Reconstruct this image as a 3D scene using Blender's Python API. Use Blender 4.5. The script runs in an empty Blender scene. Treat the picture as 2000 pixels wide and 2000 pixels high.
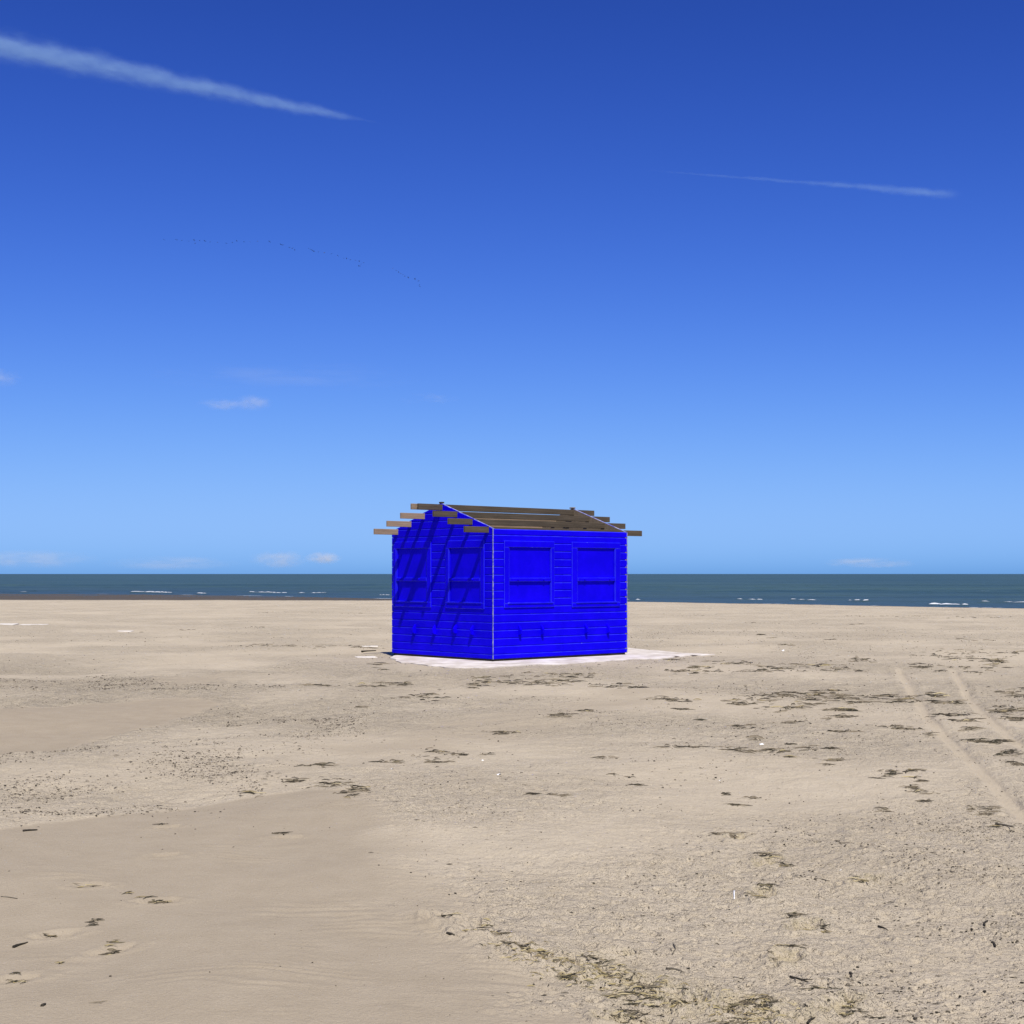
import bpy, bmesh, math, random
import numpy as np
from mathutils import Vector, Matrix

random.seed(7)
RNG = np.random.default_rng(11)
scene = bpy.context.scene
COL = scene.collection

# ------------------------------------------------------------------ camera, sky, sun, exposure
EYE = 1.70                                   # eye height above the sand round the hut
FOCAL = 1.475                                # focal length / picture width
cam_data = bpy.data.cameras.new('camera')
cam = bpy.data.objects.new('camera', cam_data)
COL.objects.link(cam)
cam.location = (0, 0, EYE)
cam.rotation_euler = (math.radians(90), 0, 0)
cam_data.sensor_width = 36.0
cam_data.lens = 36.0 * FOCAL
cam_data.shift_y = 0.0605
cam_data.clip_start = 0.1
cam_data.clip_end = 400000
scene.camera = cam

SUN_DIR = Vector((0.1227, -0.5100, 0.8514)).normalized()
SUN_EL = math.asin(SUN_DIR.z)
SUN_AZ = math.atan2(SUN_DIR.x, SUN_DIR.y)

world = bpy.data.worlds.new('World')
scene.world = world
world.use_nodes = True
wn = world.node_tree
wn.nodes.clear()
w_out = wn.nodes.new('ShaderNodeOutputWorld')
w_bg = wn.nodes.new('ShaderNodeBackground')
w_sky = wn.nodes.new('ShaderNodeTexSky')
w_sky.sky_type = 'NISHITA'
w_sky.sun_disc = False
w_sky.sun_elevation = SUN_EL
w_sky.sun_rotation = SUN_AZ
w_sky.altitude = 0
w_sky.air_density = 1.0
w_sky.dust_density = 0.65
w_sky.ozone_density = 1.0
# the phone's contrasty, saturated rendering of the clear sky: one gain and gamma per channel
w_sep = wn.nodes.new('ShaderNodeSeparateColor')
w_com = wn.nodes.new('ShaderNodeCombineColor')
wn.links.new(w_sky.outputs['Color'], w_sep.inputs['Color'])
# channel out = top * (1 - exp(-gain * in ** gamma)): (channel in, gamma, gain, top)
SKY_GRADE = {'Red': ('Red', 2.05, 0.0185, 5.0), 'Green': ('Red', 1.85, 0.0580, 6.2), 'Blue': ('Green', 1.8, 0.1047, 10.0)}


def w_math(op, a, b):
    nd = wn.nodes.new('ShaderNodeMath'); nd.operation = op
    for sock, v in ((nd.inputs[0], a), (nd.inputs[1], b)):
        if isinstance(v, float): sock.default_value = v
        else: wn.links.new(v, sock)
    return nd.outputs[0]


for ch, (src, gam, gain, top) in SKY_GRADE.items():
    x = w_math('MULTIPLY', w_math('POWER', w_sep.outputs[src], gam), -gain)
    x = w_math('SUBTRACT', 1.0, w_math('POWER', 2.718281828, x))
    wn.links.new(w_math('MULTIPLY', x, top), w_com.inputs[ch])
wn.links.new(w_com.outputs['Color'], w_bg.inputs['Color'])
w_bg.inputs['Strength'].default_value = 0.087
wn.links.new(w_bg.outputs[0], w_out.inputs[0])

sun_data = bpy.data.lights.new('sun', 'SUN')
sun_data.energy = 5.0
sun_data.angle = math.radians(0.53)
sun_data.color = (1.0, 0.955, 0.88)
sun = bpy.data.objects.new('sun', sun_data)
COL.objects.link(sun)
sun.rotation_euler = SUN_DIR.to_track_quat('Z', 'Y').to_euler()
sun.location = (10, -40, 70)

vs = scene.view_settings
vs.view_transform = 'Standard'
vs.look = 'None'
vs.exposure = 0.2
vs.gamma = 1.0
vs.use_curve_mapping = False
scene.render.engine = 'CYCLES'
scene.cycles.use_denoising = True
scene.cycles.denoiser = 'OPENIMAGEDENOISE'
scene.cycles.denoising_input_passes = 'RGB_ALBEDO_NORMAL'
scene.cycles.denoising_prefilter = 'NONE'
scene.cycles.max_bounces = 6
scene.cycles.volume_bounces = 1
scene.cycles.sample_clamp_indirect = 5.0


# ------------------------------------------------------------------ helpers
def link(o, parent=None):
    COL.objects.link(o)
    if parent is not None:
        o.parent = parent
    return o


def tag(o, label=None, category=None, group=None, kind=None):
    if label: o['label'] = label
    if category: o['category'] = category
    if group: o['group'] = group
    if kind: o['kind'] = kind
    return o


def mesh_from(name, verts, faces, mats=(), fmat=None, smooth=False):
    me = bpy.data.meshes.new(name)
    me.from_pydata(verts, [], faces)
    for m in mats: me.materials.append(m)
    if fmat is not None: me.polygons.foreach_set('material_index', fmat)
    if smooth: me.polygons.foreach_set('use_smooth', [True] * len(me.polygons))
    me.update()
    return me


def box_mesh(name, x0, x1, y0, y1, z0, z1, mat, bevel=0.0, segs=1):
    bm = bmesh.new()
    bmesh.ops.create_cube(bm, size=1.0)
    bmesh.ops.scale(bm, vec=(x1 - x0, y1 - y0, z1 - z0), verts=bm.verts)
    bmesh.ops.translate(bm, vec=((x0 + x1) / 2, (y0 + y1) / 2, (z0 + z1) / 2), verts=bm.verts)
    if bevel > 0:
        bmesh.ops.bevel(bm, geom=bm.edges[:], offset=bevel, segments=segs, affect='EDGES', profile=0.5)
    me = bpy.data.meshes.new(name)
    bm.to_mesh(me); bm.free()
    me.materials.append(mat)
    return me


def add(name, me, parent=None):
    return link(bpy.data.objects.new(name, me), parent)


def ground_xy(px, py, z=0.0):
    """a spot on the ground, looked up from its place in the photograph (2000 px wide)"""
    d = FOCAL * 2000 * (EYE - z) / (py - 1121.0)
    return ((px - 1000.0) / (FOCAL * 2000) * d, d)


def sky_pos(px, py, dist):
    f = FOCAL * 2000
    return Vector(((px - 1000) / f * dist, dist, EYE + (1121 - py) / f * dist))


def hash2(ix, iy, seed):
    h = (ix.astype(np.int64) * 374761393 + iy.astype(np.int64) * 668265263 + seed * 974711) & 0xFFFFFFFF
    h = ((h ^ (h >> 13)) * 1274126177) & 0xFFFFFFFF
    h = ((h ^ (h >> 16)) * 2246822519) & 0xFFFFFFFF
    return ((h ^ (h >> 15)) & 0xFFFFFF).astype(np.float64) / 0xFFFFFF


def vnoise(x, y, seed=0):
    ix, iy = np.floor(x), np.floor(y)
    fx, fy = x - ix, y - iy
    ux, uy = fx * fx * fx * (fx * (fx * 6 - 15) + 10), fy * fy * fy * (fy * (fy * 6 - 15) + 10)

    def g(dx, dy):
        a = hash2(ix + dx, iy + dy, seed) * 2 * np.pi
        return np.cos(a) * (fx - dx) + np.sin(a) * (fy - dy)
    n0 = g(0, 0) * (1 - ux) + g(1, 0) * ux
    n1 = g(0, 1) * (1 - ux) + g(1, 1) * ux
    return (n0 * (1 - uy) + n1 * uy) * 1.5


def fbm(x, y, octaves=3, seed=0):
    s, a = 0.0, 1.0
    for o in range(octaves):
        s = s + a * vnoise(x * 2 ** o + 17.3 * o, y * 2 ** o - 9.1 * o, seed + o)
        a *= 0.5
    return s


def smooth01(t):
    t = np.clip(t, 0, 1)
    return t * t * (3 - 2 * t)


def seg_dist(x, y, pts, closed):
    d = np.full(x.shape, 1e9)
    n = len(pts)
    for i in range(n if closed else n - 1):
        ax, ay = pts[i]; bx, by = pts[(i + 1) % n]
        vx, vy = bx - ax, by - ay
        t = np.clip(((x - ax) * vx + (y - ay) * vy) / (vx * vx + vy * vy + 1e-12), 0, 1)
        d = np.minimum(d, np.hypot(x - ax - t * vx, y - ay - t * vy))
    return d


def inside(x, y, pts):
    r = np.zeros(x.shape, bool)
    n = len(pts)
    for i in range(n):
        ax, ay = pts[i]; bx, by = pts[(i + 1) % n]
        if ay == by: continue
        c = ((ay > y) != (by > y)) & (x < (bx - ax) * (y - ay) / (by - ay) + ax)
        r ^= c
    return r


# ------------------------------------------------------------------ materials
class NT:
    """a little wrapper for building node trees"""
    def __init__(self, name):
        self.mat = bpy.data.materials.new(name)
        self.mat.use_nodes = True
        self.t = self.mat.node_tree
        self.t.nodes.clear()
        self.out = self.t.nodes.new('ShaderNodeOutputMaterial')

    def n(self, kind, **kw):
        nd = self.t.nodes.new('ShaderNode' + kind)
        for k, v in kw.items(): setattr(nd, k, v)
        return nd

    def l(self, a, b):
        self.t.links.new(a, b)

    def val(self, sock, v):
        if hasattr(v, 'is_output') or isinstance(v, bpy.types.NodeSocket): self.l(v, sock)
        else: sock.default_value = v

    def math(self, op, a, b=0.0, clamp=False):
        nd = self.n('Math', operation=op, use_clamp=clamp)
        self.val(nd.inputs[0], a); self.val(nd.inputs[1], b)
        return nd.outputs[0]

    def mix(self, fac, a, b, mode='MIX'):
        nd = self.n('Mix', data_type='RGBA', blend_type=mode)
        self.val(nd.inputs[0], fac)
        for s, v in ((nd.inputs[6], a), (nd.inputs[7], b)):
            if isinstance(v, tuple): s.default_value = (*v[:3], 1)
            else: self.l(v, s)
        return nd.outputs[2]

    def noise(self, scale, detail=3, rough=0.55, vec=None, dist=0.0):
        nd = self.n('TexNoise')
        nd.inputs['Scale'].default_value = scale
        nd.inputs['Detail'].default_value = detail
        nd.inputs['Roughness'].default_value = rough
        nd.inputs['Distortion'].default_value = dist
        if vec is not None: self.l(vec, nd.inputs['Vector'])
        return nd.outputs['Fac']

    def ramp(self, fac, lo, hi, a=0.0, b=1.0, smooth=True):
        nd = self.n('MapRange', interpolation_type='SMOOTHSTEP' if smooth else 'LINEAR')
        self.val(nd.inputs['Value'], fac)
        nd.inputs['From Min'].default_value = lo; nd.inputs['From Max'].default_value = hi
        nd.inputs['To Min'].default_value = a; nd.inputs['To Max'].default_value = b
        return nd.outputs[0]

    def bump(self, h, dist, strength=1.0, normal=None):
        nd = self.n('Bump')
        nd.inputs['Strength'].default_value = strength
        nd.inputs['Distance'].default_value = dist
        self.l(h, nd.inputs['Height'])
        if normal is not None: self.l(normal, nd.inputs['Normal'])
        return nd.outputs['Normal']

    def attr(self, name):
        return self.n('Attribute', attribute_name=name).outputs['Fac']

    def coords(self, scale=(1, 1, 1), which='Object', rot=(0, 0, 0)):
        tc = self.n('TexCoord')
        mp = self.n('Mapping')
        mp.inputs['Scale'].default_value = scale
        mp.inputs['Rotation'].default_value = rot
        self.l(tc.outputs[which], mp.inputs['Vector'])
        return mp.outputs[0]

    def bsdf(self, color, rough=0.6, spec=0.5, normal=None):
        b = self.n('BsdfPrincipled')
        if isinstance(color, tuple): b.inputs['Base Color'].default_value = (*color[:3], 1)
        else: self.l(color, b.inputs['Base Color'])
        self.val(b.inputs['Roughness'], rough)
        self.val(b.inputs['Specular IOR Level'], spec)
        if normal is not None: self.l(normal, b.inputs['Normal'])
        self.l(b.outputs[0], self.out.inputs['Surface'])
        return b


def make_sand():
    k = NT('sand')
    pos = k.coords()
    smooth, rough, wet, straw = k.attr('smooth_zone'), k.attr('rough_zone'), k.attr('wet'), k.attr('straw')
    big = k.noise(0.35, 4, 0.55, pos)
    mid = k.noise(4.0, 4, 0.6, pos)
    fine = k.noise(90.0, 3, 0.7, pos)
    dry = k.mix(k.ramp(big, 0.3, 0.7), (0.432, 0.362, 0.262), (0.474, 0.400, 0.292))
    dry = k.mix(k.ramp(mid, 0.35, 0.75, 0.0, 0.35), dry, (0.365, 0.300, 0.208))
    firm = k.mix(k.ramp(mid, 0.3, 0.7), (0.305, 0.249, 0.175), (0.335, 0.276, 0.197))
    c = k.mix(smooth, dry, firm)
    c = k.mix(k.math('MULTIPLY', straw, k.ramp(k.noise(28.0, 3, 0.6, pos), 0.35, 0.6, 0.0, 0.75)), c, (0.37, 0.305, 0.175))
    c = k.mix(k.math('MULTIPLY', k.ramp(fine, 0.52, 0.72), 0.30), c, (0.19, 0.155, 0.11))
    c = k.mix(k.math('MULTIPLY', k.ramp(k.noise(150.0, 3, 0.75, pos), 0.58, 0.72), 0.40), c, (0.52, 0.46, 0.37))
    c = k.mix(wet, c, (0.088, 0.074, 0.055))
    clod = k.noise(9.0, 5, 0.66, pos)
    pock = k.noise(38.0, 3, 0.6, pos)
    h = k.math('ADD', k.math('SUBTRACT', clod, 0.5), k.math('MULTIPLY', k.math('SUBTRACT', pock, 0.5), 0.45))
    h = k.math('MULTIPLY', h, k.math('ADD', k.math('MULTIPLY', rough, 0.95), 0.05))
    nrm = k.bump(h, 0.034, 1.0)
    lump = k.noise(2.6, 6, 0.72, pos)
    nrm = k.bump(k.math('MULTIPLY', k.math('SUBTRACT', lump, 0.5), rough), 0.13, 1.0, nrm)
    gr = k.noise(55.0, 4, 0.75, pos)
    nrm = k.bump(gr, 0.010, 0.9, nrm)
    k.bsdf(c, k.ramp(wet, 0, 1, 0.95, 0.65, False), k.ramp(wet, 0, 1, 0.1, 0.12, False), nrm)
    return k.mat


def make_sea():
    k = NT('sea_water')
    pos = k.coords((0.25, 1, 1))
    foam = k.attr('foam')
    shallow = k.attr('shallow')
    streak = k.noise(0.05, 6, 0.68, k.coords((0.16, 1, 1)))
    c = k.mix(k.ramp(streak, 0.38, 0.62), (0.026, 0.057, 0.051), (0.052, 0.092, 0.069))
    c = k.mix(k.math('MULTIPLY', shallow, 0.7), c, (0.036, 0.064, 0.078))
    fn = k.noise(1.6, 4, 0.65, k.coords((0.45, 1.6, 1)))
    fm = k.ramp(k.math('ADD', foam, k.math('MULTIPLY', k.math('SUBTRACT', fn, 0.5), 0.7)), 0.42, 0.62)
    c = k.mix(fm, c, (0.66, 0.67, 0.68))
    chop = k.noise(1.1, 5, 0.65, pos)
    swell = k.noise(0.16, 3, 0.55, pos)
    h = k.math('ADD', k.math('MULTIPLY', chop, 0.25), swell)
    nrm = k.bump(h, 0.7, 0.9)
    k.bsdf(c, k.ramp(fm, 0, 1, 0.40, 0.8), k.ramp(fm, 0, 1, 0.14, 0.1), nrm)
    return k.mat


def make_paint(name, glint):
    k = NT(name)
    pos = k.coords()
    a = k.noise(2.2, 4, 0.6, pos)
    b = k.noise(26.0, 4, 0.6, k.coords((0.25, 0.25, 1.6)))
    c = k.mix(k.ramp(a, 0.35, 0.7), (0.0040, 0.0003, 0.60), (0.0065, 0.0005, 0.72))
    c = k.mix(k.ramp(b, 0.56, 0.80, 0.0, 0.35), c, (0.006, 0.003, 0.52))
    chip = k.noise(16.0, 4, 0.7, pos)
    if glint:
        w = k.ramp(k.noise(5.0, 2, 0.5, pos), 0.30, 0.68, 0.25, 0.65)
        c = k.mix(w, c, (0.04, 0.05, 0.70))  # lighter blue stands in for sun and sky glints on edges
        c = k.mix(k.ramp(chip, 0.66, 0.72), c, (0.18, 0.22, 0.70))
    else:
        c = k.mix(k.ramp(chip, 0.745, 0.78, 0.0, 0.7), c, (0.12, 0.15, 0.62))
    nrm = k.bump(k.noise(60.0, 3, 0.6, k.coords((0.2, 0.2, 1.5))), 0.002, 0.5)
    k.bsdf(c, 0.40, 0.03 if not glint else 0.2, nrm)
    return k.mat


def make_wood(name, dark, light, scale=1.0):
    k = NT(name)
    v = k.coords((0.6 * scale, 14 * scale, 14 * scale))
    g = k.noise(3.0, 5, 0.65, v, 0.6)
    g2 = k.noise(1.2, 3, 0.5, k.coords((1.0, 2, 2)))
    c = k.mix(k.ramp(g, 0.3, 0.7), dark, light)
    c = k.mix(k.ramp(g2, 0.45, 0.75, 0.0, 0.4), c, tuple(x * 0.55 for x in dark))
    k.bsdf(c, 0.75, 0.25, k.bump(g, 0.003, 0.6))
    return k.mat


def make_plain(name, c1, c2, rough=0.8, scale=6.0, spec=0.25, bump=0.004):
    k = NT(name)
    g = k.noise(scale, 4, 0.6, k.coords())
    k.bsdf(k.mix(k.ramp(g, 0.32, 0.68), c1, c2), rough, spec, k.bump(g, bump, 0.6))
    return k.mat


def make_debris(name, cols):
    k = NT(name)
    geo = k.n('NewGeometry')
    r = k.n('ValToRGB')
    r.color_ramp.interpolation = 'CONSTANT'
    while len(r.color_ramp.elements) < len(cols): r.color_ramp.elements.new(0.5)
    for i, c in enumerate(cols):
        r.color_ramp.elements[i].position = i / len(cols)
        r.color_ramp.elements[i].color = (*c, 1)
    k.l(geo.outputs['Random Per Island'], r.inputs[0])
    k.bsdf(r.outputs[0], 0.9, 0.15)
    return k.mat


M = {
    'sand': make_sand(),
    'sea': make_sea(),
    'paint': make_paint('blue_paint', False),
    'edge_glint': make_paint('blue_paint_glint_edge', True),
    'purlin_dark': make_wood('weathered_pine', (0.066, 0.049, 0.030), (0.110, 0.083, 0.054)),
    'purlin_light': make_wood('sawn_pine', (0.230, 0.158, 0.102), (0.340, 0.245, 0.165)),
    'inner_wood': make_wood('raw_plywood', (0.15, 0.112, 0.072), (0.22, 0.168, 0.112), 0.5),
    'base_wood': make_wood('tarred_wood', (0.020, 0.016, 0.010), (0.05, 0.036, 0.020)),
    'trim': make_plain('pale_trim', (0.04, 0.05, 0.36), (0.34, 0.34, 0.46), 0.5, 9.0),
    'metal': make_plain('grey_metal', (0.16, 0.18, 0.22), (0.30, 0.32, 0.36), 0.4, 20.0, 0.5),
    'pad': make_plain('bleached_concrete', (0.44, 0.38, 0.31), (0.66, 0.60, 0.53), 0.85, 2.2, 0.2, 0.02),
    'bleached_wood': make_plain('bleached_board', (0.52, 0.47, 0.40), (0.66, 0.61, 0.53), 0.8, 8.0),
    'twig': make_plain('dark_twig', (0.018, 0.015, 0.011), (0.05, 0.040, 0.026), 0.85, 30.0),
    'grey_twig': make_plain('grey_twig', (0.07, 0.06, 0.042), (0.13, 0.11, 0.08), 0.85, 30.0),
    'shell': make_plain('white_shell', (0.74, 0.72, 0.68), (0.86, 0.85, 0.82), 0.5, 40.0),
    'bird': make_plain('bird_feathers', (0.035, 0.032, 0.03), (0.06, 0.055, 0.05), 0.8, 10.0),
    'wrack': make_debris('dark_wrack', [(0.024, 0.020, 0.014), (0.050, 0.041, 0.027), (0.085, 0.068, 0.044), (0.038, 0.034, 0.022), (0.14, 0.112, 0.072), (0.19, 0.155, 0.105)]),
    'straw': make_debris('pale_straw', [(0.30, 0.24, 0.115), (0.38, 0.31, 0.17), (0.22, 0.17, 0.085), (0.12, 0.10, 0.055)]),
    'chips': make_debris('speckle_chips', [(0.035, 0.029, 0.021), (0.085, 0.070, 0.050), (0.15, 0.124, 0.09), (0.20, 0.168, 0.125), (0.065, 0.055, 0.04), (0.24, 0.20, 0.15)]),
}

# ------------------------------------------------------------------ the beach
SEA_Z = -1.0
SHORE = ([-4000, -200, -69, -55, -31, -14, 11.5, 27, 40, 100, 300, 4000], [900, 268, 206, 204, 186, 165, 147, 133, 118, 104, 95, 60])
DRY = ([-4000, -200, -69, -40, -14, -6, 2, 11.5, 40, 4000], [800, 185, 150, 150, 149, 149, 147, 142, 112, 50])


def W(pts):
    return [ground_xy(*p) for p in pts]


SMOOTH_ZONES = [
    (W([(-260, 1392), (0, 1383), (130, 1373), (300, 1364), (400, 1367), (425, 1375), (330, 1408), (250, 1425), (130, 1452), (0, 1475), (-260, 1510)]), 0.13, 1.0),
    (W([(-400, 1680), (0, 1618), (130, 1598), (330, 1570), (480, 1550), (600, 1538), (680, 1545), (740, 1590), (760, 1640), (790, 1720), (860, 1800),
        (1000, 1870), (1130, 1950), (1220, 2010), (1300, 2100), (1400, 2400), (-400, 2400)]), 0.09, 0.9),
    (W([(650, 1465), (800, 1430), (1000, 1390), (1200, 1355), (1320, 1340), (1250, 1380), (1100, 1415), (960, 1440), (800, 1470), (680, 1490)]), 0.8, 0.65),
    (W([(330, 1320), (440, 1318), (430, 1335), (300, 1331)]), 0.6, 0.8),
]
TRACKS = [W([(1755, 1308), (1775, 1340), (1795, 1375), (1815, 1410), (1860, 1455), (1920, 1515), (2010, 1590), (2140, 1690)]),
          W([(1862, 1308), (1880, 1340), (1903, 1378), (1940, 1420), (1990, 1455), (2110, 1530)])]
# footprints: place, turn, length
FOOT = [((1440, 1632), 1.2, 0.24), ((1500, 1678), 1.0, 0.24), ((1492, 1738), 1.3, 0.25), ((1572, 1795), 1.0, 0.26), ((1535, 1858), 1.3, 0.25), ((1640, 1955), 0.9, 0.27),
        ((1440, 1950), 1.1, 0.27), ((1330, 1945), 0.6, 0.26), ((180, 1733), 0.4, 0.22), ((310, 1760), 0.5, 0.24), ((215, 1850), 0.8, 0.24), ((325, 1672), 0.5, 0.24),
        ((325, 1612), 0.4, 0.24), ((560, 1632), 0.3, 0.22), ((110, 1818), 0.5, 0.24), ((890, 1790), 0.2, 0.24), ((930, 1797), -0.3, 0.2), ((1245, 1912), -0.4, 0.25),
        ((1205, 1855), 0.2, 0.2), ((1060, 1860), -0.5, 0.25), ((1240, 1985), -0.4, 0.26), ((25, 1905), 0.6, 0.26), ((1690, 1715), 0.8, 0.2)]
FOOT = [(ground_xy(*p), a, l) for p, a, l in FOOT]
WRACK_LINE = W([(850, 1788), (900, 1815), (1000, 1850), (1050, 1862), (1090, 1876), (1150, 1885), (1200, 1900), (1250, 1912), (1350, 1945), (1450, 1955), (1510, 1975)])
PAD = W([(765, 1284), (776, 1293), (830, 1299), (862, 1303), (905, 1305), (963, 1303), (1040, 1299), (1110, 1297), (1200, 1290), (1240, 1288), (1290, 1285.5),
         (1340, 1281.5), (1396, 1278.6), (1330, 1275), (1228, 1266), (1100, 1258), (900, 1258), (790, 1268)])


def zones(x, y):
    wob = 0.7 * fbm(x / 0.8, y / 0.8, 5, 5)
    sm = np.zeros_like(x)
    for pts, soft, amt in SMOOTH_ZONES:
        d = seg_dist(x, y, pts, True) * np.where(inside(x, y, pts), 1, -1)
        if soft < 0.1: soft = 0.05 + 0.36 * smooth01((x + 1.5) / 0.9)     # crisp on the far rim, drifting out on the right
        sm = np.maximum(sm, amt * smooth01((d + wob * soft) / soft * 0.5 + 0.5))
    tr = np.zeros_like(x)
    for pts in TRACKS:
        d = seg_dist(x, y, pts, False)
        tr = np.maximum(tr, 1 - smooth01((d - 0.05) / 0.05))
    patch = smooth01(fbm(x / 4.0, y / 4.0, 3, 21) * 0.9 + 0.62)
    rough = (1 - sm) * (1 - 0.7 * tr) * (0.35 + 0.65 * patch)
    return sm, tr, rough


def terrain(x, y, full=True):
    shore = np.interp(x, *SHORE)
    dry = np.interp(x, *DRY)
    t = np.clip((y - 45) / (dry - 45), 0, 1)
    z = -0.93 * t ** 1.15
    z = z - 0.075 * np.clip((y - dry) / np.maximum(shore - dry, 1), 0, 1)
    z = z - 0.03 * np.clip(y - shore, 0, 60)
    shore_fade = np.clip((dry - 3 - y) / 25, 0, 1)
    z = z + 0.035 * fbm(x / 12, y / 3.5, 2, 91) * np.clip((y - dry + 8) / 10, 0, 1) * np.clip((shore + 8 - y) / 8, 0, 1)
    sm, tr, rough = zones(x, y)
    near = np.clip(10.0 / np.maximum(y, 3), 0, 1)
    z = z + (0.060 * fbm(x / 3.2, y / 3.2, 3, 3) + 0.10 * fbm(x / 14, y / 14, 2, 4) * np.clip((y - 55) / 20, 0, 1)) * shore_fade
    # low scarp of dried crust at the edges of the smooth drifts
    z = z - 0.010 * sm
    lumpy = 1 + 1.6 * smooth01((y - 11) / 4) * smooth01((32 - y) / 8) * (0.35 + 0.65 * smooth01((1.2 * fbm(x / 3, y / 3, 2, 401) - x) / 3.0))
    z = z + rough * (0.014 * lumpy * fbm(x / 0.38, y / 0.38, 3, 31) + 0.006 * near * fbm(x / 0.085, y / 0.085, 2, 37))
    # rain pocks and little pits in the crusted sand, close by
    m = (y > 3.4) & (y < 17) & (np.abs(x) < 8) & (rough > 0.05)
    xm, ym = x[m], y[m]
    pit = np.zeros_like(xm)
    for cell, rad, dep, sd in ((0.050, 0.014, 0.009, 301), (0.16, 0.026, 0.015, 311)):
        gx, gy = np.floor(xm / cell), np.floor(ym / cell)
        for ddx in (-1, 0, 1):
            for ddy in (-1, 0, 1):
                cx_, cy_ = gx + ddx, gy + ddy
                ex_ = (cx_ + hash2(cx_, cy_, sd)) * cell - xm
                ey_ = (cy_ + hash2(cx_, cy_, sd + 1)) * cell - ym
                on = hash2(cx_, cy_, sd + 2)
                rr_ = np.hypot(ex_, ey_) / (rad * (0.5 + on))
                pit += np.where(on > 0.6, dep * (0.4 + on) * (0.35 * np.exp(-((rr_ - 1.25) / 0.3) ** 2) - np.exp(-(rr_ ** 2) * 1.6)), 0)
    z[m] += pit * rough[m] * np.clip((17 - ym) / 6, 0, 1)
    # wind ripples on the smooth sand
    ph = y / 0.105 + 1.5 * fbm(x / 0.9, y / 0.6, 3, 41) + x * 0.5
    rp = 0.5 + 0.5 * np.sin(2 * np.pi * ph)
    z = z + sm * 0.013 * rp * smooth01(fbm(x / 1.3, y / 1.3, 3, 43) * 1.2 + 0.55 + 0.30 * x) * np.clip(14 / np.maximum(y, 3) - 0.3, 0, 1)
    # tyre tracks: pressed in, with a small bank on either side
    for pts in TRACKS:
        d = seg_dist(x, y, pts, False)
        z = z - 0.020 * (1 - smooth01((d - 0.03) / 0.055)) + 0.020 * np.exp(-((d - 0.15) / 0.05) ** 2) * (0.5 + vnoise(x / 0.4, y / 0.4, 77))
    straw = np.zeros_like(x)
    for (fx, fy), a, ln in FOOT:
        m = (np.abs(x - fx) < 0.6) & (np.abs(y - fy) < 0.6)
        if not m.any(): continue
        dx, dy = x[m] - fx, y[m] - fy
        u = (dx * math.cos(a) + dy * math.sin(a)) / (ln * 0.55)
        v = (-dx * math.sin(a) + dy * math.cos(a)) / (ln * 0.30)
        r = np.sqrt(u * u + v * v) + 0.28 * fbm(x[m] / 0.07, y[m] / 0.07, 2, 55)
        z[m] += (-0.026 if fx > 0.2 else -0.013) * (1 - smooth01((r - 0.5) / 0.5)) + (0.018 if fx > 0.2 else 0.006) * np.exp(-((r - 1.25) / 0.28) ** 2)
        if fx > 0.2: straw[m] = np.maximum(straw[m], 0.7 * (1 - smooth01((r - 0.9) / 0.6)))
    d = seg_dist(x, y, WRACK_LINE, False)
    wl = np.exp(-(d / 0.16) ** 2)
    z = z + wl * (0.012 + 0.030 * fbm(x / 0.13, y / 0.13, 3, 61))
    straw = np.maximum(straw, 0.75 * np.exp(-(d / 0.22) ** 2) * smooth01((x - 0.05) / 0.4))
    dp = seg_dist(x, y, PAD, True) * np.where(inside(x, y, PAD), -1, 1)
    flat = smooth01((1.2 - dp) / 1.2)
    z = z * (1 - flat) + flat * (0.006 * fbm(x / 0.5, y / 0.5, 2, 71) - 0.012)
    if not full: return z
    wet = smooth01((y - dry + 1.5 * fbm(x / 6, y / 3, 2, 81)) / np.maximum((shore - dry) * 0.12, 1.2)) * np.where(x > 4, 0.55, 1.0)
    return z, sm + 0.25 * tr, rough * (0.55 + 0.45 * lumpy), wet, straw


def height_at(x, y):
    return float(terrain(np.array([x], float), np.array([y], float), False)[0])


def heights(xs, ys):
    return terrain(np.asarray(xs, float), np.asarray(ys, float), False)


def grid_sheet(name, X, Y, Z, mat, attrs):
    nr, nc = X.shape
    me = bpy.data.meshes.new(name)
    nv, nf = nr * nc, (nr - 1) * (nc - 1)
    me.vertices.add(nv)
    me.vertices.foreach_set('co', np.stack([X, Y, Z], -1).astype(np.float32).ravel())
    i = np.arange(nv).reshape(nr, nc)
    q = np.stack([i[:-1, :-1], i[:-1, 1:], i[1:, 1:], i[1:, :-1]], -1).reshape(-1, 4)
    me.loops.add(nf * 4)
    me.loops.foreach_set('vertex_index', q.astype(np.int32).ravel())
    me.polygons.add(nf)
    me.polygons.foreach_set('loop_start', np.arange(0, nf * 4, 4, dtype=np.int32))
    me.polygons.foreach_set('loop_total', np.full(nf, 4, np.int32))
    me.polygons.foreach_set('use_smooth', np.ones(nf, bool))
    me.update(calc_edges=True)
    for an, av in attrs.items():
        at = me.attributes.new(an, 'FLOAT', 'POINT')
        at.data.foreach_set('value', av.astype(np.float32).ravel())
    me.materials.append(mat)
    return add(name, me)


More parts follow.
